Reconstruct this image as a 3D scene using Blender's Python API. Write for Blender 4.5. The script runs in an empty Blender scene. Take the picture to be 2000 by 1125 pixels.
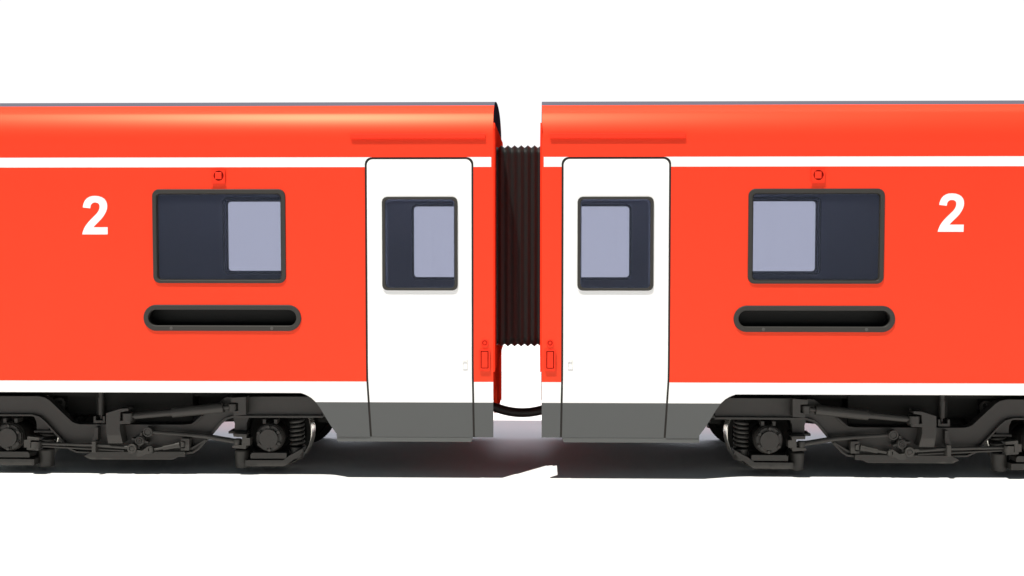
import bpy, bmesh, math
from mathutils import Vector, Matrix

S = bpy.context.scene
COL = S.collection

# ------------------------------------------------------------------ camera survey
F = 2230.0; VX = 1052.5; VY = 456.0; D = 12.26; H = 2.675
yaw = math.atan((VX - 1000) / F); pit = math.atan((562.5 - VY) / F)
ROT = Matrix.Rotation(yaw, 3, 'Z') @ Matrix.Rotation(math.pi / 2 - pit, 3, 'X')
XM = -0.230            # middle of the gap between the carriages
W = 2.82               # carriage width

def P(px, py, d=0.0):
    """measured point -> (distance from the gap middle, height) in the plane at depth d (left carriage)"""
    v = ROT @ Vector((px - 1000, 562.5 - py, -F))
    t = (d + D) / v.y
    return (XM - v.x * t, H + v.z * t)

# ------------------------------------------------------------------ materials
def new_mat(name):
    m = bpy.data.materials.new(name); m.use_nodes = True
    nt = m.node_tree
    return m, nt, nt.nodes['Principled BSDF']

def simple(name, col, rough=0.5, metal=0.0, spec=0.5, bump=0.0, var=0.0, scale=8.0):
    m, nt, b = new_mat(name)
    b.inputs['Base Color'].default_value = (*col, 1)
    b.inputs['Roughness'].default_value = rough
    b.inputs['Metallic'].default_value = metal
    b.inputs['Specular IOR Level'].default_value = spec
    if var or bump:
        tc = nt.nodes.new('ShaderNodeTexCoord')
        n = nt.nodes.new('ShaderNodeTexNoise'); n.inputs['Scale'].default_value = scale; n.inputs['Detail'].default_value = 5
        nt.links.new(tc.outputs['Object'], n.inputs['Vector'])
        if var:
            mx = nt.nodes.new('ShaderNodeMix'); mx.data_type = 'RGBA'
            mx.inputs[6].default_value = (*[c * (1 - var) for c in col], 1)
            mx.inputs[7].default_value = (*[min(1, c * (1 + var)) for c in col], 1)
            nt.links.new(n.outputs['Fac'], mx.inputs[0]); nt.links.new(mx.outputs[2], b.inputs['Base Color'])
        if bump:
            bp = nt.nodes.new('ShaderNodeBump'); bp.inputs['Strength'].default_value = bump; bp.inputs['Distance'].default_value = 0.002
            nt.links.new(n.outputs['Fac'], bp.inputs['Height']); nt.links.new(bp.outputs['Normal'], b.inputs['Normal'])
    return m

RED = (0.95, 0.044, 0.017); WHITE = (0.95, 0.95, 0.95); GREY = (0.117, 0.121, 0.122); ROOFGREY = (0.115, 0.112, 0.138)
Z_GREY = 0.848; Z_LINE = 1.073; Z_ST0 = 3.387; Z_ST1 = 3.492; Z_ROOF = 4.080

def livery(name, base_mid, stripe=True, rough=0.44):
    """paint scheme by height: grey sill, white band, body colour, thin white stripe, grey roof"""
    m, nt, b = new_mat(name)
    geo = nt.nodes.new('ShaderNodeNewGeometry')
    sep = nt.nodes.new('ShaderNodeSeparateXYZ'); nt.links.new(geo.outputs['Position'], sep.inputs[0])
    def math_(op, a, c):
        n = nt.nodes.new('ShaderNodeMath'); n.operation = op
        for i, v in enumerate((a, c)):
            if isinstance(v, (int, float)): n.inputs[i].default_value = v
            else: nt.links.new(v, n.inputs[i])
        return n.outputs[0]
    def mix(f, a, c):
        n = nt.nodes.new('ShaderNodeMix'); n.data_type = 'RGBA'
        nt.links.new(f, n.inputs[0])
        for i, v in ((6, a), (7, c)):
            if isinstance(v, tuple): n.inputs[i].default_value = (*v, 1)
            else: nt.links.new(v, n.inputs[i])
        return n.outputs[2]
    z = sep.outputs[2]
    # very light, broad unevenness of the paint itself
    tc = nt.nodes.new('ShaderNodeTexCoord'); no = nt.nodes.new('ShaderNodeTexNoise')
    no.inputs['Scale'].default_value = 1.3; no.inputs['Detail'].default_value = 3
    nt.links.new(tc.outputs['Object'], no.inputs['Vector'])
    mid = mix(no.outputs['Fac'], tuple(c * 0.97 for c in base_mid), tuple(min(1, c * 1.03) for c in base_mid))
    c = mix(math_('GREATER_THAN', z, Z_LINE), WHITE, mid)
    c = mix(math_('LESS_THAN', z, Z_GREY), c, GREY)
    if stripe:
        inband = math_('MULTIPLY', math_('GREATER_THAN', z, Z_ST0), math_('LESS_THAN', z, Z_ST1))
        dx = math_('ABSOLUTE', math_('SUBTRACT', sep.outputs[0], XM), 0)
        inband = math_('MULTIPLY', inband, math_('GREATER_THAN', dx, 0.281))
        c = mix(inband, c, WHITE)
        c = mix(math_('GREATER_THAN', z, Z_ROOF), c, ROOFGREY)
    nt.nodes.remove(b)
    df_ = nt.nodes.new('ShaderNodeBsdfDiffuse'); gl_ = nt.nodes.new('ShaderNodeBsdfGlossy'); ms_ = nt.nodes.new('ShaderNodeMixShader')
    nt.links.new(c, df_.inputs['Color']); gl_.inputs['Roughness'].default_value = rough; gl_.inputs['Color'].default_value = (1, .84, .50, 1)
    gf = math_('MULTIPLY', math_('LESS_THAN', z, Z_ROOF), 0.037)
    gf = math_('MULTIPLY', gf, math_('GREATER_THAN', z, Z_LINE)) if stripe else math_('MULTIPLY', gf, 0.0)
    nt.links.new(gf, ms_.inputs[0]); nt.links.new(df_.outputs[0], ms_.inputs[1]); nt.links.new(gl_.outputs[0], ms_.inputs[2])
    nt.links.new(ms_.outputs[0], nt.nodes['Material Output'].inputs['Surface'])
    bp = nt.nodes.new('ShaderNodeBump'); bp.inputs['Strength'].default_value = 0.05; bp.inputs['Distance'].default_value = 0.004
    nt.links.new(no.outputs['Fac'], bp.inputs['Height']); nt.links.new(bp.outputs['Normal'], df_.inputs['Normal']); nt.links.new(bp.outputs['Normal'], gl_.inputs['Normal'])
    return m

M_BODY = livery('red_body_paint', RED)
M_DOOR = livery('white_door_paint', WHITE, stripe=False)
M_RED = simple('red_fitting_paint', RED, 0.5, spec=0.15)
M_DKRED = simple('painted_recess_shade', (0.36, 0.008, 0.005), 0.7, spec=0.1)  # recess shade put into the colour, for lamp and latch
M_DKRED2 = simple('painted_groove_shade', (0.70, 0.022, 0.010), 0.7, spec=0.1)  # weaker painted shade for the groove round the button
M_BOLT = simple('grey_bolt', (0.075, 0.072, 0.068), 0.5)
M_END = simple('dark_end_paint', (0.045, 0.044, 0.06), 0.9, spec=0.0, var=0.1)
M_REDMATT = simple('red_end_paint', RED, 0.9, spec=0.0)
M_BOX = simple('dark_axle_box_paint', (0.024, 0.022, 0.020), 0.55, spec=0.3, bump=0.2, scale=14)
M_STEP = simple('grey_sill_paint', (0.10, 0.106, 0.105), 0.5)
M_FRAME = simple('black_rubber', (0.036, 0.034, 0.031), 0.55, spec=0.35, bump=0.15, scale=60)
M_SEAL = simple('door_seal_rubber', (0.020, 0.017, 0.015), 0.6, spec=0.3)
M_LINING = simple('dark_blue_lining', (0.42, 0.45, 0.58), 0.8, spec=0.2)
M_TRIM = simple('dark_navy_trim', (0.004, 0.006, 0.012), 0.5, spec=0.3)
M_RECESS = simple('black_recess', (0.010, 0.010, 0.009), 0.6, spec=0.3)
M_BOGIE = simple('dark_bogie_paint', (0.039, 0.037, 0.034), 0.48, spec=0.4, bump=0.25, var=0.10, scale=14)
M_UNDER = simple('black_underframe', (0.011, 0.011, 0.010), 0.7, spec=0.2)
M_STEEL = simple('polished_steel', (0.97, 0.93, 0.86), 0.24, metal=0.85, bump=0.25, var=0.06, scale=30)
M_BELLOWS = simple('black_bellows_rubber', (0.0115, 0.0140, 0.0138), 0.42, spec=0.6, bump=0.1, scale=50)
M_HOSE = simple('black_hose_rubber', (0.012, 0.009, 0.009), 0.5, spec=0.4)
M_WHITE = simple('white_marking', WHITE, 0.45)
M_HANDLE = simple('light_grey_handle', (0.93, 0.93, 0.90), 0.6)
M_GROUND = simple('white_floor', (0.78, 0.78, 0.78), 0.9, spec=0.0)

M_GLASS, nt, b = new_mat('tinted_window_glass')
nt.nodes.remove(b)
out = nt.nodes['Material Output']
tr = nt.nodes.new('ShaderNodeBsdfTransparent'); tr.inputs[0].default_value = (0.815, 0.825, 0.88, 1)
gl = nt.nodes.new('ShaderNodeBsdfGlossy'); gl.inputs['Roughness'].default_value = 0.04; gl.inputs[0].default_value = (0.95, 0.97, 1.0, 1)
df = nt.nodes.new('ShaderNodeBsdfDiffuse'); df.inputs[0].default_value = (0.45, 0.50, 0.72, 1)
fr = nt.nodes.new('ShaderNodeFresnel'); fr.inputs[0].default_value = 1.45
m1 = nt.nodes.new('ShaderNodeMixShader'); m1.inputs[0].default_value = 0.045
m2 = nt.nodes.new('ShaderNodeMixShader')
nt.links.new(tr.outputs[0], m1.inputs[1]); nt.links.new(df.outputs[0], m1.inputs[2])
nt.links.new(fr.outputs[0], m2.inputs[0]); nt.links.new(m1.outputs[0], m2.inputs[1]); nt.links.new(gl.outputs[0], m2.inputs[2])
nt.links.new(m2.outputs[0], out.inputs['Surface'])

# ------------------------------------------------------------------ object helpers
WPOS = {}
def register(o, parent, wpos):
    COL.objects.link(o)
    WPOS[o.name] = Vector(wpos)
    if parent:
        o.parent = parent
        o.location = Vector(wpos) - WPOS[parent.name]
    else:
        o.location = wpos

def empty(name, wpos, label, cat, group=None):
    o = bpy.data.objects.new(name, None); register(o, None, wpos)
    o.empty_display_size = 0.3
    o['label'] = label; o['category'] = cat
    if group: o['group'] = group
    return o

def finish(name, me, mats, parent, bevel=0.0, smooth=True):
    vs = [v.co for v in me.vertices]
    lo = Vector([min(v[i] for v in vs) for i in range(3)]); hi = Vector([max(v[i] for v in vs) for i in range(3)])
    c = (lo + hi) / 2
    me.transform(Matrix.Translation(-c))
    o = bpy.data.objects.new(name, me)
    for m in (mats if isinstance(mats, (list, tuple)) else [mats]): me.materials.append(m)
    register(o, parent, c)
    if bevel:
        md = o.modifiers.new('edge', 'BEVEL'); md.width = bevel; md.segments = 2
        md.limit_method = 'ANGLE'; md.angle_limit = math.radians(38); md.harden_normals = smooth
    return o

class MB:
    """collects shapes given as (u, depth, height) and maps them into the world"""
    def __init__(self, T): self.bm = bmesh.new(); self.T = T; self.mi = 0
    def v(self, u, d, z): return self.bm.verts.new(self.T(u, d, z))
    def face(self, vs):
        f = self.bm.faces.new(vs); f.material_index = self.mi; f.smooth = True; return f
    def prism(self, poly, d0, d1):
        a = [self.v(u, d0, z) for u, z in poly]; b = [self.v(u, d1, z) for u, z in poly]
        n = len(poly)
        self.face(a); self.face(b[::-1])
        for i in range(n): self.face([a[i], b[i], b[(i + 1) % n], a[(i + 1) % n]])
        return self
    def box(self, u0, u1, d0, d1, z0, z1): return self.prism([(u0, z0), (u1, z0), (u1, z1), (u0, z1)], d0, d1)
    def ring(self, poly_o, poly_i, d0, d1):
        n = len(poly_o)
        r = [[self.v(u, d, z) for u, z in p] for p, d in ((poly_o, d0), (poly_o, d1), (poly_i, d1), (poly_i, d0))]
        for k in range(4):
            A, B = r[k], r[(k + 1) % 4]
            for i in range(n): self.face([A[i], B[i], B[(i + 1) % n], A[(i + 1) % n]])
        return self
    def strip(self, pts, w, d0, d1):
        """a flat bar following pts (u,z), w wide"""
        L, R = [], []
        for i, p in enumerate(pts):
            a = Vector(pts[max(0, i - 1)]); c = Vector(pts[min(len(pts) - 1, i + 1)])
            t = (c - a).normalized(); nn = Vector((-t.y, t.x)) * w / 2
            q = Vector(p); L.append(tuple(q + nn)); R.append(tuple(q - nn))
        return self.prism(L + R[::-1], d0, d1)
    def rod(self, p0, p1, r0, r1=None, seg=20, caps=True):
        r1 = r0 if r1 is None else r1
        a = Vector(p0); c = Vector(p1); t = (c - a).normalized()
        up = Vector((0, 0, 1)) if abs(t.z) < .9 else Vector((1, 0, 0))
        x = t.cross(up).normalized(); y = t.cross(x)
        rings = []
        for q, r in ((a, r0), (c, r1)):
            rings.append([self.v(*(q + x * math.cos(k * 2 * math.pi / seg) * r + y * math.sin(k * 2 * math.pi / seg) * r)) for k in range(seg)])
        for k in range(seg): self.face([rings[0][k], rings[1][k], rings[1][(k + 1) % seg], rings[0][(k + 1) % seg]])
        if caps: self.face(rings[0]); self.face(rings[1][::-1])
        return self
    def disc(self, u, z, d0, d1, r, seg=28, r1=None): return self.rod((u, d0, z), (u, d1, z), r, r1, seg)
    def lathe(self, u, z, prof, seg=64, mis=None):
        """prof: list of (depth, radius) turned about the axle line"""
        rs = [[self.v(u + r * math.cos(k * 2 * math.pi / seg), d, z + r * math.sin(k * 2 * math.pi / seg)) for k in range(seg)] for d, r in prof]
        for j in range(len(rs) - 1):
            if mis: self.mi = mis[j]
            for k in range(seg): self.face([rs[j][k], rs[j + 1][k], rs[j + 1][(k + 1) % seg], rs[j][(k + 1) % seg]])
        self.face(rs[0]); self.face(rs[-1][::-1])
        return self
    def path(self, pts, r, seg=10, caps=True):
        rings = []
        for i, p in enumerate(pts):
            a = Vector(pts[max(0, i - 1)]); c = Vector(pts[min(len(pts) - 1, i + 1)]); t = (c - a).normalized()
            up = Vector((0, 1, 0)) if abs(t.y) < .9 else Vector((0, 0, 1))
            x = t.cross(up).normalized(); y = t.cross(x); q = Vector(p)
            rings.append([self.v(*(q + x * math.cos(k * 2 * math.pi / seg) * r + y * math.sin(k * 2 * math.pi / seg) * r)) for k in range(seg)])
        for j in range(len(rings) - 1):
            for k in range(seg): self.face([rings[j][k], rings[j + 1][k], rings[j + 1][(k + 1) % seg], rings[j][(k + 1) % seg]])
        if caps: self.face(rings[0]); self.face(rings[-1][::-1])
        return self
    def coil(self, u, d, z0, z1, R, r, turns):
        n = int(turns * 22)
        pts = [(u + R * math.cos(2 * math.pi * turns * i / n), d + R * math.sin(2 * math.pi * turns * i / n), z0 + (z1 - z0) * i / n) for i in range(n + 1)]
        # frame with a fixed up axis keeps the wire round
        rings = []
        seg = 9
        for i, p in enumerate(pts):
            ang = 2 * math.pi * turns * i / n
            rad = Vector((math.cos(ang), math.sin(ang), 0)); q = Vector(p)
            rings.append([self.v(*(q + rad * math.cos(k * 2 * math.pi / seg) * r + Vector((0, 0, 1)) * math.sin(k * 2 * math.pi / seg) * r)) for k in range(seg)])
        for j in range(len(rings) - 1):
            for k in range(seg): self.face([rings[j][k], rings[j + 1][k], rings[j + 1][(k + 1) % seg], rings[j][(k + 1) % seg]])
        self.face(rings[0]); self.face(rings[-1][::-1])
        return self
    def build_each(self, name, mats, parent, bevel=0.0, sharp=38):
        """one object for every separate piece"""
        bm = self.bm; seen = set(); out = []
        for v in bm.verts:
            if v in seen: continue
            st = [v]; isl = []; seen.add(v)
            while st:
                q = st.pop(); isl.append(q)
                for e in q.link_edges:
                    o = e.other_vert(q)
                    if o not in seen: seen.add(o); st.append(o)
            nb = MB(self.T); mp = {q: nb.bm.verts.new(q.co) for q in isl}
            for f in {f for q in isl for f in q.link_faces}:
                nf = nb.bm.faces.new([mp[q] for q in f.verts]); nf.smooth = True; nf.material_index = f.material_index
            out.append(nb.build(name, mats, parent, bevel, sharp))
        bm.free(); return out
    def build(self, name, mats, parent, bevel=0.0, sharp=38):
        bmesh.ops.recalc_face_normals(self.bm, faces=self.bm.faces)
        for e in self.bm.edges:
            if len(e.link_faces) == 2 and e.calc_face_angle(0) > math.radians(sharp): e.smooth = False
        me = bpy.data.meshes.new(name); self.bm.to_mesh(me); self.bm.free()
        return finish(name, me, mats, parent, bevel)

def rrect(u0, z0, u1, z1, r, n=5):
    if u0 > u1: u0, u1 = u1, u0
    if z0 > z1: z0, z1 = z1, z0
    pts = []
    for cx, cz, a0 in ((u1 - r, z1 - r, 0), (u0 + r, z1 - r, 90), (u0 + r, z0 + r, 180), (u1 - r, z0 + r, 270)):
        for k in range(n + 1):
            a = math.radians(a0 + 90 * k / n); pts.append((cx + r * math.cos(a), cz + r * math.sin(a)))
    return pts

def sheet(name, loops, T, d0, d1, mat, parent, bevel=0.0):
    """flat sheet between depths d0 and d1 with an outline and holes (loops of (u,z))"""
    cu = bpy.data.curves.new('tmp', 'CURVE'); cu.dimensions = '2D'; cu.fill_mode = 'BOTH'
    cu.extrude = abs(d1 - d0) / 2 - bevel; cu.bevel_depth = bevel; cu.bevel_resolution = 1
    if bevel: cu.offset = -bevel
    for lp in loops:
        sp = cu.splines.new('POLY'); sp.points.add(len(lp) - 1)
        for i, (u, z) in enumerate(lp):
            p = T(u, 0, z); sp.points[i].co = (p[0], p[2], 0, 1)
        sp.use_cyclic_u = True
    ob = bpy.data.objects.new('tmp', cu); COL.objects.link(ob)
    me = bpy.data.meshes.new_from_object(ob.evaluated_get(bpy.context.evaluated_depsgraph_get()))
    bpy.data.objects.remove(ob); bpy.data.curves.remove(cu)
    me.name = name
    me.materials.clear()
    dm = (T(0, d0, 0)[1] + T(0, d1, 0)[1]) / 2
    me.transform(Matrix(((1, 0, 0, 0), (0, 0, -1, dm), (0, 1, 0, 0), (0, 0, 0, 1))))
    for p in me.polygons: p.use_smooth = False
    me.polygons.foreach_set('material_index', [0] * len(me.polygons))
    return finish(name, me, mat, parent)

# ------------------------------------------------------------------ measured heights and lengths (metres)
ZO = 0.047
U_END = 0.262
U_FAR = 9.6
ZB = 0.947      # bottom of the side above the bogie
ZS = 0.470      # bottom of the door skirt
ZT = 3.600      # where side sheet meets the curved roof
DOOR_IN = [(0.460, ZS), (0.471, 1.10), (0.472, 1.30)]
DOOR_OUT = [(1.640, 1.30), (1.638, 1.10), (1.600, ZS)]
DOOR_TOP = 3.492

ROOF = [(0, 3.60), (0, 3.655), (0.006, 3.72), (0.020, 3.78), (0.043, 3.84), (0.075, 3.90), (0.112, 3.953), (0.138, 3.980), (0.175, 4.003), (0.28, 4.050),
        (0.39, 4.088), (0.56, 4.134), (0.80, 4.170), (1.10, 4.194), (1.41, 4.203)]

def catmull(pts, k=5):
    out = []
    for i in range(len(pts) - 1):
        p0 = pts[max(0, i - 1)]; p1 = pts[i]; p2 = pts[i + 1]; p3 = pts[min(len(pts) - 1, i + 2)]
        for j in range(k):
            t = j / k
            out.append(tuple(0.5 * (2 * b + (c - a) * t + (2 * a - 5 * b + 4 * c - e) * t * t + (-a + 3 * b - 3 * c + e) * t ** 3) for a, b, c, e in zip(p0, p1, p2, p3)))
    out.append(pts[-1]); return out

TWO = [(205, 425), (209, 385), (222, 340), (245, 295), (278, 258), (320, 231), (370, 215), (430, 211), (495, 217), (550, 235), (598, 265), (630, 306), (647, 350), (652, 400),
       (648, 445), (633, 495), (608, 545), (575, 597), (535, 645), (490, 690), (440, 740), (400, 786), (660, 786), (660, 918), (195, 918), (199, 890), (210, 855), (232, 800),
       (262, 750), (300, 700), (350, 645), (415, 580), (463, 530), (492, 487), (508, 445), (512, 410), (508, 378), (495, 355), (470, 339), (430, 332), (395, 338), (368, 356), (350, 385), (340, 440)]

def build_carriage(sg, name, label):
    fx = lambda u: u if u < 1.2 else u + (0.010 if sg < 0 else -0.012)      # the two carriages differ by about a centimetre
    T = lambda u, d, z: Vector((XM + sg * u, d, z))
    Tf = lambda u, d, z: Vector((XM + sg * u, W - d, z))                     # far side of the same carriage
    car = empty(name, (XM + sg * 4.6, W / 2, 0), label, 'train carriage', 'red passenger carriages coupled end to end')

    k = 8
    def door_outline(g, below=False):
        """door leaf outline, g = how far inside the body opening"""
        zb = ZS
        a = [(u + g, z) for u, z in DOOR_IN]; c = [(u - g, z) for u, z in DOOR_OUT]
        r = 0.075 - g * 0.5; top = DOOR_TOP - g
        u0 = DOOR_IN[-1][0] + g; u1 = DOOR_OUT[0][0] - g
        pts = list(a)
        for j in range(k + 1):
            an = math.radians(180 - 90 * j / k); pts.append((u0 + r + r * math.cos(an), top - r + r * math.sin(an)))
        for j in range(k + 1):
            an = math.radians(90 - 90 * j / k); pts.append((u1 - r + r * math.cos(an), top - r + r * math.sin(an)))
        return pts + list(c)
    dopen = door_outline(0.0)
    arch = [P(657, 850)[0], P(645, 830), P(625, 797), P(616, 784.5), P(608, 777), P(598, 771.2), P(588, 767.6), P(576, 766)]
    outline = [(U_END, ZS)] + dopen + [(1.962, ZS), (1.962, 0.50)] + [(u, z) for u, z in arch[1:-1]] + [(P(574, 766)[0], ZB), (U_FAR, ZB), (U_FAR, ZT), (U_END, ZT)]
    wo = 0.015 if sg < 0 else -0.022; wu0, wu1 = 2.484 + wo, 3.928 + wo; wz0, wz1 = 2.138, 3.151
    win_o = rrect(wu0, wz0, wu1, wz1, 0.075, 7); fw = 0.046
    win_i = rrect(wu0 + fw, wz0 + fw * .72, wu1 - fw, wz1 - fw, 0.045, 7)
    win_h = rrect(wu0 + .02, wz0 + .02, wu1 - .02, wz1 - .02, 0.05, 7)
    su0, su1 = fx(2.328), fx(4.046); sz0, sz1 = 1.620, 1.903
    slot_o = rrect(su0, sz0, su1, sz1, 0.1405, 14)
    sw = 0.053
    slot_i = rrect(su0 + sw, sz0 + sw + .004, su1 - sw, sz1 - sw, 0.0855, 14)
    slot_h = rrect(su0 + .03, sz0 + .03, su1 - .03, sz1 - .03, 0.108, 14)
    # ---------------- shell
    for TT, far in ((T, 0), (Tf, 1)):
        holes = [win_h] + ([] if far else [slot_h])
        o = sheet('side_wall', [outline] + holes, TT, 0.0, 0.05, M_BODY, car)
        lin = [(U_END + .06, 1.16), (0.44, 1.16), (0.44, 3.5), (1.67, 3.5), (1.67, 1.16), (U_FAR - .05, 1.16), (U_FAR - .05, 3.55), (U_END + .06, 3.55)]
        sheet('inner_lining', [lin, rrect(wu0 + .034, wz0 + .034, wu1 - .034, wz1 - .034, 0.045, 7)] + ([] if far else [slot_h]), TT, 0.052, 0.075, M_LINING, o)
        # door leaf
        leaf = door_outline(0.022)
        dw0, dw1 = 0.655 - .012, 1.457; dz0, dz1 = 2.062, 3.068
        dwo = rrect(dw0, dz0, dw1, dz1, 0.055, 3); dwi = rrect(dw0 + .034, dz0 + .028, dw1 - .034, dz1 - .028, 0.040, 3)
        dwh = rrect(dw0 + .018, dz0 + .015, dw1 - .018, dz1 - .015, 0.05, 5)
        dr = sheet('door', [leaf, dwh], TT, 0.004, 0.05, M_DOOR, car)
        seal_in = door_outline(0.0225)
        n = len(dopen)
        mb = MB(TT)
        so = door_outline(0.0005)
        mb.prism(so + seal_in[::-1], 0.008, 0.045)
        mb.build('door_seal', M_SEAL, dr)
        mb = MB(TT); mb.ring(dwo, dwi, -0.010, 0.014); f = mb.build('door_window', M_FRAME, dr, 0.004, sharp=50)
        mb = MB(TT); mb.prism(rrect(dw0 + .02, dz0 + .018, dw1 - .02, dz1 - .018, .045, 5), 0.0035, 0.0085); mb.build('window_pane', M_GLASS, dr)
        sheet('inner_lining', [[(0.43, 1.16), (1.68, 1.16), (1.68, 3.50), (0.43, 3.50)], rrect(dw0 + .034 + .012, dz0 + .04, dw1 - .034 - .012, dz1 - .04, 0.045, 5)], TT, 0.078, 0.10, M_LINING, dr)
        if not far:
            mb = MB(TT); hu0, hz1 = P(903, 701); hu1, hz0 = P(913, 720)
            mb.ring(rrect(hu0, hz0, hu1, hz1, .006, 3), rrect(hu0 - .009, hz0 + .006, hu1 + .009, hz1 - .030, .004, 3), -0.003, 0.006)
            mb.box(hu0 - .010, hu1 + .010, -0.0015, 0.005, hz1 - .03, hz1 - .008)
            mb.build('door_handle', M_HANDLE, dr, 0.002)
        # window
        mb = MB(TT)
        mb.ring(win_o, win_i, -0.014, 0.024)
        wf = mb.build('window', M_FRAME, car, 0.008, sharp=50)
        gi = rrect(wu0 + .03, wz0 + .03, wu1 - .03, wz1 - .03, 0.05, 7)
        mb = MB(TT); mb.prism(gi, 0.016, 0.022); mb.build('window_pane', M_GLASS, wf)
        mb = MB(TT); mb.ring(rrect(wu0 + fw - .006, wz0 + fw * .72 - .006, wu1 - fw + .006, wz1 - fw + .006, .05, 7), rrect(wu0 + fw + .010, wz0 + fw * .72 + .010, wu1 - fw - .010, wz1 - fw - .010, .04, 7), 0.004, 0.0155)
        mb.build('glazing_bead', M_SEAL, wf, 0.003, sharp=50)
        # inner trim round the window and door window openings
        mb = MB(TT); a_ = .034
        mb.ring(rrect(wu0 + a_ - .035, wz0 + a_ - .035, wu1 - a_ + .035, wz1 - a_ + .035, .07, 6), rrect(wu0 + a_, wz0 + a_, wu1 - a_, wz1 - a_, .045, 6), 0.076, 0.094)
        mb.build('inner_frame', M_TRIM, wf, 0.004, sharp=50)
        mb = MB(TT); a_ = .046
        mb.ring(rrect(dw0 + a_ - .03, dz0 + .04 - .03, dw1 - a_ + .03, dz1 - .04 + .03, .07, 6), rrect(dw0 + a_, dz0 + .04, dw1 - a_, dz1 - .04, .045, 6), 0.1005, 0.116)
        mb.build('inner_frame', M_TRIM, dr, 0.004, sharp=50)
        # footstep below the skirt
        mb = MB(TT)
        a = [(0.500, 0.418), (1.962, 0.418), (1.962, 0.4695), (0.482, 0.4695)]
        mb.prism(a, 0.006, 0.26)
        mb.build('footstep', M_STEP, car, 0.003)
        # rain ledge above the door
        mb = MB(TT); u0 = 0.345; u1 = 1.789
        mb.box(u0, u1, -0.020, 0.006, 3.692, 3.739); mb.build('rain_ledge', M_RED, car, 0.003)
    # roof
    half = catmull(ROOF); prof = half + [(W - d, z) for d, z in half[-2::-1]]
    bm = MB(T)
    for uu in ():
        pass
    us = [U_END, U_END + .02, U_END + .5, 2.5, 5, 7.5, U_FAR]
    rows = [[bm.v(u, d, z) for d, z in prof] for u in us]
    for a, c in zip(rows, rows[1:]):
        for i in range(len(prof) - 1): bm.face([a[i], a[i + 1], c[i + 1], c[i]])
    bm.build('roof', M_BODY, car, sharp=60)
    # end walls
    def section(z0, inset=0.0):
        pp = [(inset, z0)] + [(max(d, inset) if d < W / 2 else min(d, W - inset), z - inset * 0.6) for d, z in prof] + [(W - inset, z0)]
        return pp
    def endsheet(nm, pts, ua, ub, mat, par, bevel=0):
        mb = MB(T)
        a = [mb.v(ua, d, z) for d, z in pts]; c = [mb.v(ub, d, z) for d, z in pts]
        mb.face(a); mb.face(c[::-1])
        for i in range(len(pts)): mb.face([a[i], c[i], c[(i + 1) % len(pts)], a[(i + 1) % len(pts)]])
        return mb.build(nm, mat, par, bevel)
    upper = [p for p in section(3.0, 0.004)]
    ew = endsheet('end_wall', [(0.0505, 0.86)] + [(0.0505, 3.595), (W - .0505, 3.595), (W - .0505, 0.50), (1.5, 0.50), (1.2, .86)], U_END + .004, U_END + .05, M_REDMATT, car)
    endsheet('roof_end', [(0.004, 3.6)] + [(min(max(d, .004), W - .004), z - .003) for d, z in prof] + [(W - .004, 3.6)], U_END + .003, U_END + .045, M_END, ew)
    endsheet('gangway_plate', [(0.0, 1.183), (0.0, 3.80), (0.03, 3.835), (0.06, 3.862), (W - .06, 3.862), (W - .03, 3.835), (W, 3.80), (W, 1.183)], U_END - .018, U_END + .0015, M_REDMATT, ew, 0.003)
    endsheet('rear_end_wall', section(0.96, .004), U_FAR - .04, U_FAR - .001, M_RED, car)
    # floor, ceiling
    mb = MB(T); mb.box(U_END + .052, U_FAR - .05, .052, W - .052, 0.955, 1.15); mb.build('underframe', M_UNDER, car)
    for d0_ in (.44, W - .60):
        mb = MB(T); mb.box(1.95, U_FAR - .1, d0_, d0_ + .16, 0.845, 0.954); mb.build('side_beam', M_UNDER, car)
    mb = MB(T); mb.box(U_END + .052, U_FAR - .05, .06, W - .06, 3.56, 3.59); mb.build('ceiling_panel', M_LINING, car)
    # sill structure behind the skirt
    mb = MB(T); mb.box(U_END + .052, 1.9, .30, W - .30, 0.80, 0.954); mb.build('underfloor_beam', M_UNDER, car)

    # ---------------- ventilation slot
    mb = MB(T); mb.ring(slot_o, slot_i, -0.014, 0.05); sl = mb.build('recess_surround', M_FRAME, car, 0.008, sharp=50)
    n = len(slot_h)
    mb = MB(T)
    A = [mb.v(u, 0.045, z) for u, z in slot_h]; B = [mb.v(u, 0.22, z) for u, z in slot_h]
    for i in range(n): mb.face([A[i], B[i], B[(i + 1) % n], A[(i + 1) % n]])
    mb.face(B)
    mb.build('recess', M_RECESS, sl)
    for bu in (su0 + .318, su1 - .305):
        mb = MB(T); mb.disc(bu, sz0 + .029, -0.019, -0.012, .018, 16); mb.build('bolt', M_BOLT, sl, 0.003)

    # ---------------- square lamp housing above the window
    cu, cz = fx(3.208), 3.296
    hs = 0.072
    pl = sheet('side_lamp', [[(cu - hs, cz - .078), (cu + hs, cz - .078), (cu + hs, cz + .066), (cu - hs, cz + .066)],
                             [(cu + .004 * sg + .055 * math.cos(a * math.pi / 12), cz + .055 * math.sin(a * math.pi / 12)) for a in range(24)]], T, -0.018, 0.0, M_RED, car)
    mb = MB(T); mb.box(cu - .036, cu + .036, -0.020, -0.0045, cz - .036, cz + .036); mb.build('lamp_lens', M_RED, pl, 0.006)
    mb = MB(T); mb.disc(cu + .004 * sg, cz, -0.004, -0.0005, .054, 28); mb.build('lamp_recess_shade', M_DKRED, pl)  # dark disc paints the shade of a deeper hole
    for q in (-1, 1):
        mb = MB(T); mb.disc(cu + q * hs, cz - .132, -0.004, 0.0, .010, 12); mb.build('rivet', M_RED, pl)

    # ---------------- push button and latch beside the door
    cu, cz = 0.352, 1.497
    mb = MB(T); n = 32
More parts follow.
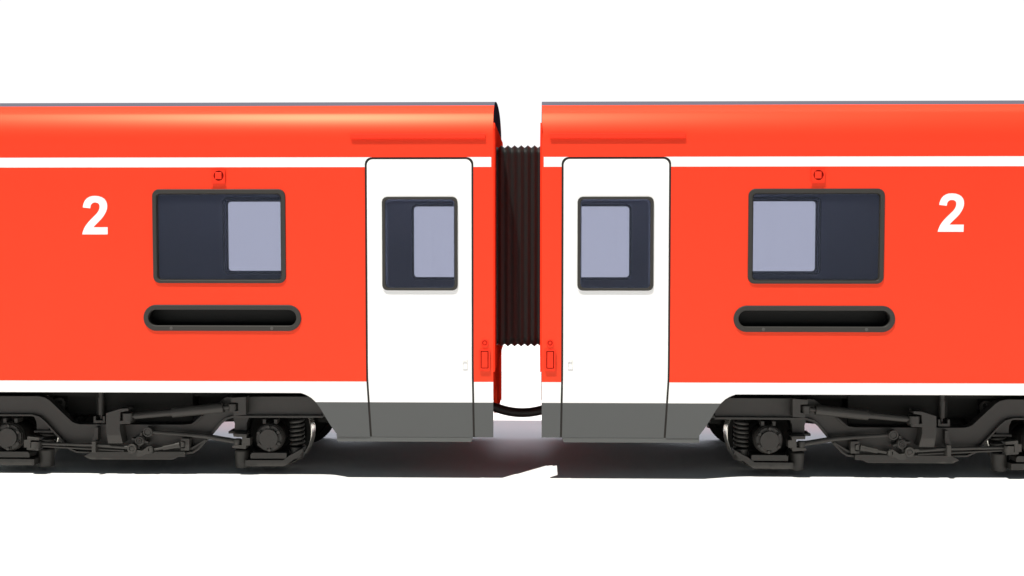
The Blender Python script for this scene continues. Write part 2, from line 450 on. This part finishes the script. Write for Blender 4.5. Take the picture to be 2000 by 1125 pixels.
    circ = lambda r: [(cu + r * math.cos(a * 2 * math.pi / n), cz + r * math.sin(a * 2 * math.pi / n)) for a in range(n)]
    mb.ring(circ(.041), circ(.028), -0.010, 0.0); pb = mb.build('door_button', M_RED, car, 0.002, sharp=50)
    mb = MB(T); mb.disc(cu, cz, -0.003, -0.0005, .0285, 24); mb.build('button_groove_shade', M_DKRED2, pb)  # disc paints the groove shade between ring and button
    mb = MB(T); mb.disc(cu, cz, -0.012, 0.0, .016, 20); mb.build('button', M_RED, pb, 0.003)
    u0, u1, z0, z1 = 0.296, 0.411, 1.200, 1.425
    mb = MB(T)
    mb.ring(rrect(u0, z0, u1, z1, .004, 2), rrect(u0 + .016, z0 + .022, u1 - .016, z1 - .014, .004, 2), -0.020, 0.0)
    lt = mb.build('latch_cover', M_RED, car, 0.002, sharp=50)
    mb = MB(T); mb.box(u0 + .012, u1 - .012, -0.0035, -0.0005, z0 + .016, z1 - .010); mb.build('latch_recess_shade', M_DKRED, lt)  # dark plate paints the shade in the gap round the latch
    mb = MB(T); mb.box(u0 + .025, u1 - .025, -0.022, -0.004, z0 + .030, z1 - .024); mb.build('latch', M_RED, lt, 0.002)

    # ---------------- class number
    x0, z0 = (0, 0)
    pts = [(140 + x / 9.38, 360 + y / 9.38) for x, y in TWO]
    q = [P(px, py, 0) for px, py in pts]
    uc = (min(a for a, _ in q) + max(a for a, _ in q)) / 2
    if sg > 0:
        ucr = 4.606
        q = [(ucr - (a - uc) * .98, 2.86 + (z - 2.86) * .98 + .024) for a, z in q]     # the figure itself is not mirrored
    mb = MB(T); mb.prism(q, -0.0025, 0.0005); mb.build('class_number', M_WHITE, car)

    # ---------------- bogie
    UA = P(525, 856, 0.20)[0]; UB = P(16, 857, 0.20)[0]; UC = (UA + UB) / 2; SP = (UB - UA) / 2
    FD0, FD1 = 0.30, 0.42
    top = [(-70, 800), (-52, 773.5), (75, 773.5), (88, 776.5), (97, 782), (140, 823), (147, 826.5), (157, 828.5), (362, 829.2), (372, 828), (379, 823.5), (393, 811.5), (440, 776), (460, 774.5), (629, 774.5), (630, 812)]
    bot = [(452, 812.5), (440, 816), (430, 824), (401, 860), (384, 877), (375, 882), (355, 884), (176, 883), (150, 881), (137, 875), (122, 860), (86, 822), (76, 814), (62, 809.5), (-70, 809.5)]
    fr_poly = [P(x, y, FD0) for x, y in top + bot]
    mb = MB(T); mb.prism(fr_poly, FD0, FD1)
    bog = mb.build('bogie', M_BOGIE, car, 0.004)
    mb = MB(T)
    mb.strip([P(x, y, .25) for x, y in [(629, 814), (455, 814), (441, 818), (430, 827), (402, 861), (386, 878), (376, 884), (355, 886)]], .024, .25, FD0 - .001)
    mb.strip([P(x, y, .25) for x, y in [(178, 884), (150, 883), (136, 877), (122, 862), (88, 825), (77, 815.5), (62, 811), (-70, 811)]], .020, .25, FD0 - .001)
    mb.strip([P(x, y, .26) for x, y in [(360, 830.5), (374, 829), (382, 824), (395, 812)]], .012, .26, FD0 - .001)
    mb.build_each('frame_flange', M_BOGIE, bog, 0.002)
    # far side frame, bolster and headstocks
    mb = MB(T); mb.prism(fr_poly, W - FD1, W - FD0); mb.build('far_side_frame', M_BOGIE, bog, 0.004)
    mb = MB(T); mb.box(UC - .55, UC + .55, FD1 + .001, W - FD1 - .001, 0.40, 0.90); mb.build('bolster', M_UNDER, bog, 0.01)
    mb = MB(T); mb.box(UC - .95, UC - .56, 0.6, W - .6, 0.60, 0.92); mb.box(UC + .56, UC + .95, 0.6, W - .6, 0.60, 0.92); mb.build_each('cross_beam', M_UNDER, bog, 0.01)
    for s in (-1, 1):
        mb = MB(T); uu = UC + s * (SP + .60); mb.box(uu - .05, uu + .05, FD1 + .001, W - FD1 - .001, 0.62, 0.88); mb.build('headstock', M_BOGIE, bog, 0.004)
    mb = MB(T)
    # brake gear mass seen beyond each wheel
    for s in (-1, 1):
        mb.box(UC + s * (SP + .50) - .06, UC + s * (SP + .50) + .06, 0.75, W - 0.75, 0.50, 0.62)
    mb.build_each('brake_beam', M_UNDER, bog, 0.004)

    ZA = P(525, 856, 0.20)[1]
    WZ = 0.415
    for s in (-1, 1):                 # axle nearer the gap, then the other one
        ua = UC + s * SP
        for far in (0, 1):
            base = (T, Tf)[far]
            A = (lambda bt, ss: (lambda u, d, z: bt(ua - ss * u, d, z)))(base, 1 if s < 0 else -1)   # u>0 points to the gap end of this axle unit (outward)
            # outward offset of a measured pixel column for the gap-side axle
            def O(px, py, d):
                u, z = P(px, py, d); return (UA - u, z)
            # wheel
            mb = MB(A)
            mb.lathe(0.0, WZ, [(0.60, .10), (0.60, .15), (0.645, .19), (0.645, .315), (0.615, .335), (0.612, .388), (0.618, .396), (0.70, .402), (0.715, .411), (0.728, .415), (0.742, .408), (0.745, .335), (0.70, .315), (0.70, .16), (0.76, .12)], 72,
                     [0, 0, 0, 0, 0, 1, 1, 1, 1, 1, 1, 0, 0, 0])
            mb.build('wheel', [M_UNDER, M_UNDER if far else M_STEEL], bog)
            # axle box with cover, cap and six bolts
            bx = MB(A); bx.lathe(0.0, ZA, [(0.60, .13), (0.30, .162), (0.262, .162), (0.25, .152), (0.235, .150)], 40)
            x0, y0 = O(489, 884, .26); x1, y1 = O(560, 895, .26)
            bx.build('axle_box', M_BOX, bog)
            b2 = MB(A); b2.disc(0, ZA, .215, .2345, .140, 40); b2.disc(0, ZA, .178, .2145, .103, 40)
            for q in range(6):
                an = math.radians(90 + 60 * q + 2)
                b2.disc(.127 * math.cos(an), ZA + .127 * math.sin(an), .186, .216, .019, 12)
                an2 = an + math.radians(-13)
                e = Vector((math.cos(an2), math.sin(an2))); nrm = Vector((-e.y, e.x)) * .005
                p = [e * .1035 + nrm, e * .139 + nrm, e * .139 - nrm, e * .1035 - nrm]
                b2.prism([(v.x, ZA + v.y) for v in p], .200, .2149)
            b2.build('axle_box_cover', M_BOGIE, bog, 0.003)
            b3 = MB(A)
            for q in (-.062, .062): b3.box(q - .018, q + .018, .26, .40, ZA + .150, ZA + .200)
            b3.build_each('box_lug', M_BOGIE, bog, 0.003)
            # saddle under the box
            sd = MB(A)
            x0, z1 = O(489, 884, .24); x1, z0 = O(560, 896, .24)
            sd.prism([(x0, z0), (x1, z0), (x1, z1 - .02), (x1 - .008, z1), (x0 + .02, z1), (x0, z1 - .02)], .24, .44)
            x2, z3 = O(479, 898.5, .23); x3, z2 = O(553, 911, .23)
            pl_ = [(479, 898.5), (553, 898.5), (566, 889), (592, 875), (591, 883), (577, 895), (555, 911), (479, 911)]
            sd.prism([O(x, y, .23) for x, y in pl_], .23, .42)
            sd.build('spring_saddle', M_BOGIE, bog, 0.004)
            # outer coil spring and its cup
            cu_, _ = O(580, 850, .36)
            zt = O(580, 816, .36)[1]; zm = O(580, 872, .36)[1]
            sp = MB(A); sp.coil(cu_, .37, zm + .006, zt - .004, .070, .0165, 6.4); sp.build('coil_spring', M_BOGIE, bog)
            cp = MB(A); cp.rod((cu_, .36, zm), (cu_, .36, z2 + .075), .073, .073, 28)
            cp.build('spring_cup', M_BOGIE, bog, 0.004)
            # inner spring with neck, plate and pot
            ci, _ = O(474, 850, .40)
            nk = MB(A); zt2 = O(474, 815, .40)[1]; zp = O(474, 838.5, .40)[1]
            prof = [(ci - .085, zt2 + .02), (ci - .065, zt2 - .06), (ci - .068, zp), (ci + .068, zp), (ci + .072, zt2 - .05), (ci + .10, zt2 + .02)]
            nk.prism(prof, .31, .42)
            nk.box(ci - .125, ci + .085, .27, .48, zp - .026, zp - .0005)
            nk.build('spring_bracket', M_BOGIE, bog, 0.004)
            isp = MB(A); zq = O(474, 879, .40)[1]
            isp.coil(ci, .42, zq + .004, zp - .03, .068, .015, 3.2); isp.build('coil_spring', M_BOGIE, bog)
            pot = MB(A); zpb = O(474, 911.5, .40)[1]
            pot.rod((ci, .40, zq), (ci, .40, zpb), .086, .082, 32); pot.rod((ci, .40, zq + .012), (ci, .40, zq + .0005), .078, .086, 32)
            pot.build('spring_pot', M_BOGIE, bog, 0.004)
        # axle shaft
        mb = MB(T); mb.rod((UC + s * SP, .30, WZ), (UC + s * SP, W - .30, WZ), .085, .085, 24); mb.build('axle', M_UNDER, bog)

    # ---- linkage on the visible side
    def Q(px, py, d): u, z = P(px, py, d); return (u, d, z)
    def poly(nm, pts, d0, d1, bev=.003, par=bog):
        m = MB(T); m.prism([P(x, y, d0) for x, y in pts], d0, d1); return m.build(nm, M_BOGIE, par, bev)
    # yaw damper
    m = MB(T)
    a, c = Vector(Q(263, 812.5, .19)), Vector(Q(437, 796, .19)); mid = a.lerp(c, .425)
    m.rod(a, mid, .036, .038, 28); m.rod(mid, c, .057, .057, 28)
    m.rod(a + (a - c).normalized() * .03, a, .022, .022, 16); m.rod(c, c + (c - a).normalized() * .07, .026, .026, 16)
    m.build('yaw_damper', M_BOGIE, bog, .003)
    m = MB(T); e1 = Q(250, 814, .19); m.rod((e1[0], .19, e1[2] + .045), (e1[0], .19, e1[2] - .045), .060, .060, 28)
    e2 = Q(455, 795.5, .19); m.rod((e2[0], .19, e2[2] + .042), (e2[0], .19, e2[2] - .042), .047, .047, 28)
    m.build_each('damper_eye', M_BOGIE, bog, .004)
    poly('damper_bracket', [(207, 807), (234, 798.5), (250, 797.5), (250.5, 802.5), (235, 805), (234, 821.5), (254.5, 822), (254.5, 827.8), (234, 828.2), (234, 840), (239.5, 866), (211, 866), (207, 841)], .14, .298)
    poly('damper_bracket', [(451, 777), (480, 775), (480, 810), (456, 812), (456, 803.5), (465, 802), (465, 786.5), (451, 785.5)], .15, .298)
    # primary anchor rod
    m = MB(T); m.rod(Q(297, 843.5, .20), Q(400, 851.5, .20), .021, .028, 20); m.rod(Q(400, 851.5, .20), Q(466, 863, .20), .028, .029, 20)
    m.build('anchor_rod', M_BOGIE, bog)
    def eye(nm, px, py, R, r, d0, d1):
        mm = MB(T); u, z = P(px, py, d0); n = 28
        co = [(u + R * math.cos(k * 2 * math.pi / n), z + R * math.sin(k * 2 * math.pi / n)) for k in range(n)]
        ci_ = [(u + r * math.cos(k * 2 * math.pi / n), z + r * math.sin(k * 2 * math.pi / n)) for k in range(n)]
        mm.ring(co, ci_, d0, d1); mm.disc(u, z, d0 + .006, d1, r - .002, 24); return mm.build(nm, M_BOGIE, bog, .003)
    eye('rod_eye', 288, 844, .053, .036, .16, .24)
    # star shaped hub
    hu, hz = P(272.5, 861, .19); star = []
    for k in range(4):
        a0 = math.radians(12 + 90 * k)
        for da, rr in ((-.70, .056), (-.34, .057), (-.19, .066), (-.12, .096), (.12, .096), (.19, .066), (.34, .057), (.70, .056)):
            star.append((hu + rr * math.cos(a0 + da), hz + rr * math.sin(a0 + da)))
    m = MB(T); m.prism(star, .20, .27); m.build('crank_hub', M_BOGIE, bog, .004)
    m = MB(T); m.lathe(hu, hz, [(.2005, .050), (.186, .050), (.184, .046), (.184, .034), (.191, .032), (.191, .026), (.180, .024), (.180, .016), (.187, .014), (.187, .008), (.178, .006)], 32); m.build('hub_cap', M_BOGIE, bog)
    eye('rod_eye', 257, 876.5, .052, .030, .155, .215)
    poly('crank_plate', [(250, 884), (262, 889), (270, 892), (278, 891), (285, 887), (298, 886), (298, 883), (289.5, 882), (289.5, 876), (297, 875), (296, 872), (289, 872), (282, 877), (276, 881), (268, 880), (262, 872), (252, 870)], .17, .20)
    # small damper
    m = MB(T); m.rod(Q(302, 878, .18), Q(320, 875, .18), .013, .013, 14); m.rod(Q(319, 875.2, .18), Q(344, 870, .18), .024, .027, 20); m.rod(Q(343, 870.2, .18), Q(352, 868.5, .18), .033, .033, 20)
    m.build('brake_cylinder', M_BOGIE, bog, .002)
    m = MB(T); e = Q(295.5, 878.5, .18); m.rod((e[0], .18, e[2] + .024), (e[0], .18, e[2] - .024), .026, .026, 18)
    e = Q(357, 868, .18); m.rod((e[0], .18, e[2] + .026), (e[0], .18, e[2] - .026), .026, .026, 18)
    e = Q(355, 863, .18); m.rod((e[0], .18, e[2] + .010), (e[0], .18, e[2] - .008), .018, .018, 14)
    m.build_each('cylinder_eye', M_BOGIE, bog, .002)
    poly('cylinder_bracket', [(353, 856), (369.5, 857), (369.5, 880), (353, 880), (353, 875.5), (361.5, 874.5), (361.5, 861.5), (353, 861)], .17, .298)
    m = MB(T); m.strip([P(x, y, .22) for x, y in [(371, 877), (381, 872), (402, 859)]], .018, .22, .298); m.build('web_rib', M_BOGIE, bog, .002)
    # long brake rods towards the second axle
    m = MB(T); m.rod(Q(82, 866, .19), Q(178, 868.5, .19), .018, .018, 14); m.rod(Q(178, 868.5, .19), Q(250, 873.5, .19), .019, .021, 14); m.build('brake_rod', M_BOGIE, bog)
    m = MB(T); m.rod(Q(82, 871, .22), Q(243, 880, .22), .014, .012, 12); m.build('brake_rod', M_BOGIE, bog)
    m = MB(T); e = Q(70, 868.5, .17); m.rod((e[0], .17, e[2] + .037), (e[0], .17, e[2] - .037), .056, .056, 24); m.build('rod_end', M_BOGIE, bog, .003)
    poly('rod_clevis', [(46.5, 860), (53, 860), (53, 853), (76, 856), (76, 860.5), (60, 859.5), (59, 875), (75, 877), (75, 880.5), (52, 878.5), (52, 874), (46.5, 874)], .12, .24)
    poly('rod_clevis', [(455, 846.5), (482, 848), (481, 856), (488, 856), (488, 870), (481, 870), (480, 877), (454, 875), (454, 871), (472, 870.5), (473, 854), (456, 853)], .14, .26)
    m = MB(T); e = Q(464, 863, .20); m.rod((e[0], .20, e[2] + .033), (e[0], .20, e[2] - .033), .042, .042, 22); m.build('rod_end', M_BOGIE, bog, .003)
    poly('rod_guide', [(179, 863.5), (186.5, 863.5), (186.5, 884), (179, 884)], .13, .22)
    poly('curved_tab', [(185, 834.5), (191.5, 834.5), (191, 862), (178.5, 862), (182.5, 853), (184.5, 843)], .22, .298)
    poly('bottom_blade', [(163.5, 891), (176, 884.5), (176, 882.5), (361, 882), (361.5, 892.5), (348.5, 892.5), (337, 898), (176.5, 897.5)], .21, .235)
    # vertical damper and its fork
    m = MB(T); u, _ = P(196, 790, .33); zt = .95
    m.rod((u, .36, zt), (u, .36, P(196, 777, .36)[1]), .027, .027, 18); m.rod((u, .36, P(196, 776.5, .36)[1]), (u, .36, P(196, 810, .36)[1]), .034, .034, 22); m.rod((u, .36, P(196, 810, .36)[1]), (u, .36, P(196, 820, .36)[1]), .016, .016, 12)
    m.build('vertical_damper', M_BOGIE, bog, .002)
    poly('damper_fork', [(182.5, 813), (187, 813), (187, 821), (200.5, 821), (200.5, 813), (205, 813), (205, 826.5), (182.5, 826.5)], .30, .40)
    # lug with a hole
    n = 20; lu, lz = P(118, 786, .50); r = .026
    ol = [P(103, 780, .5), P(112, 777.8, .5), P(119, 777.5, .5), P(124, 780, .5), P(126.3, 785, .5), P(126, 796, .5), P(124, 802, .5), P(112, 790, .5)]
    o = sheet('lifting_lug', [ol, [(lu + r * math.cos(k * 2 * math.pi / n), lz + r * math.sin(k * 2 * math.pi / n)) for k in range(n)]], T, .50, .53, M_BOGIE, bog)
    return car

build_carriage(-1, 'passenger_carriage', 'red carriage left of the black bellows, its white 2 left of its window')
build_carriage(1, 'passenger_carriage', 'red carriage right of the black bellows, its white 2 right of its window')

# ------------------------------------------------------------------ gangway bellows
T0 = lambda u, d, z: Vector((u, d, z))
mb = MB(T0)
x0, x1 = XM - U_END + .020, XM + U_END - .020
pitch = 0.0738; xc = -0.197; rings = []
xs = []
k0 = -8
while True:
    x = xc + k0 * pitch / 6
    k0 += 1
    if x < x0: continue
    break
x = x0; pts = [x0]
j = math.ceil((x0 - xc) / (pitch / 6) + 1e-6)
while xc + j * pitch / 6 < x1: pts.append(xc + j * pitch / 6); j += 1
pts.append(x1)
for x in pts:
    ph = ((x - xc) / pitch) % 1.0
    tri = abs(ph * 2 - 1)           # 1 at a ridge, 0 in a valley
    tri = tri ** 1.15
    ins = 0.026 * (1 - tri)
    y0, y1, z0, z1, r = 0.36 + ins, W - .36 - ins, 1.412 + ins, 3.652 - ins, 0.10
    ring = []
    for cy, cz, a0 in ((y1 - r, z1 - r, 0), (y0 + r, z1 - r, 90), (y0 + r, z0 + r, 180), (y1 - r, z0 + r, 270)):
        for q in range(7):
            a = math.radians(a0 + 15 * q); ring.append(mb.v(x, cy + r * math.cos(a), cz + r * math.sin(a)))
    rings.append(ring)
for A, B in zip(rings, rings[1:]):
    n = len(A)
    for i in range(n): mb.face([A[i], B[i], B[(i + 1) % n], A[(i + 1) % n]])
gb = mb.build('gangway_bellows', M_BELLOWS, None, sharp=60)
gb['label'] = 'black pleated rubber gangway bellows joining the ends of the two red carriages'; gb['category'] = 'bellows'

# ------------------------------------------------------------------ hanging hose below the bellows
mb = MB(T0); hp = []
for i in range(41):
    dx = -0.80 + 1.60 * i / 40; hp.append((-0.199 + dx, 1.40, 0.520 + .60 * dx * dx))
mb.path(hp, .056, 18)
hs_ = mb.build('coupling_hose', M_HOSE, None)
hs_['label'] = 'thick black hose sagging in the gap between the carriages below the bellows'; hs_['category'] = 'hose'

# ------------------------------------------------------------------ ground
bm = bmesh.new(); bmesh.ops.create_circle(bm, cap_ends=True, segments=128, radius=38)
me = bpy.data.meshes.new('ground'); bm.to_mesh(me); bm.free()
g = bpy.data.objects.new('ground', me); COL.objects.link(g); me.materials.append(M_GROUND); g['kind'] = 'structure'; g.location = (0, 2, 0)

# ------------------------------------------------------------------ lamp far away, front left and high
Ld = Vector((-0.20, -0.28, 1.0)).normalized(); dist = 150.0
E_SUN = 5.2
la = bpy.data.lights.new('studio_lamp', 'AREA'); la.shape = 'DISK'; la.size = 1.2
la.energy = E_SUN * math.pi * dist * dist; la.color = (1.0, 0.97, 0.89)
lo = bpy.data.objects.new('studio_lamp', la); COL.objects.link(lo)
lo.location = Ld * dist; lo.rotation_euler = Ld.to_track_quat('Z', 'Y').to_euler()

# ------------------------------------------------------------------ world: white background behind, dim in front
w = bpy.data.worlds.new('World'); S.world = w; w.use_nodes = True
nt = w.node_tree; bg = nt.nodes['Background']
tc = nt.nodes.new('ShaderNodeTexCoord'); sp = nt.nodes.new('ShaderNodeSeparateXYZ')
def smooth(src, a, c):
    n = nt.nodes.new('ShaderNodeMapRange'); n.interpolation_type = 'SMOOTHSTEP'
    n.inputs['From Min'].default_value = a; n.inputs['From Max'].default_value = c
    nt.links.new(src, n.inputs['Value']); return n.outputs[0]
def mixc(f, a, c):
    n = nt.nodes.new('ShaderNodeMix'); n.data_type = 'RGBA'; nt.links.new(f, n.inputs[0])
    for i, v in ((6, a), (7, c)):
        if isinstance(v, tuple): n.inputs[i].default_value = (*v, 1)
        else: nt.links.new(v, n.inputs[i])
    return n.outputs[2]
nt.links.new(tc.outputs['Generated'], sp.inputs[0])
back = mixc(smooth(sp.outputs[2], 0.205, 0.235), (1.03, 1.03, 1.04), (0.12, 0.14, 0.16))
over = mixc(smooth(sp.outputs[2], 0.56, 0.82), (0.12, 0.14, 0.16), (3.9, 3.95, 4.4))     # white wall behind, unseen overhead glow added to set the shadow under the train
backdrop = mixc(smooth(sp.outputs[1], 0.50, 0.72), (0.080, 0.102, 0.118), back)
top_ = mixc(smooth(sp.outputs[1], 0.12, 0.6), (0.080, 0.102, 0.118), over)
nt.links.new(mixc(smooth(sp.outputs[2], 0.28, 0.30), backdrop, top_), bg.inputs['Color'])
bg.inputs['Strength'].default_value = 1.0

# ------------------------------------------------------------------ camera
cam = bpy.data.cameras.new('camera'); co = bpy.data.objects.new('camera', cam); COL.objects.link(co)
co.location = (0, -D, H); co.rotation_euler = (math.pi / 2 - pit, 0, yaw)
cam.sensor_width = 36; cam.lens = 36 * F / 2000; cam.clip_end = 1000
S.camera = co
S.view_settings.view_transform = 'Standard'; S.view_settings.look = 'None'
S.view_settings.exposure = 0; S.view_settings.gamma = 1; S.view_settings.use_curve_mapping = False
S.cycles.use_denoising = True
S.cycles.max_bounces = 10; S.cycles.diffuse_bounces = 2; S.cycles.transparent_max_bounces = 16
S.render.film_transparent = False
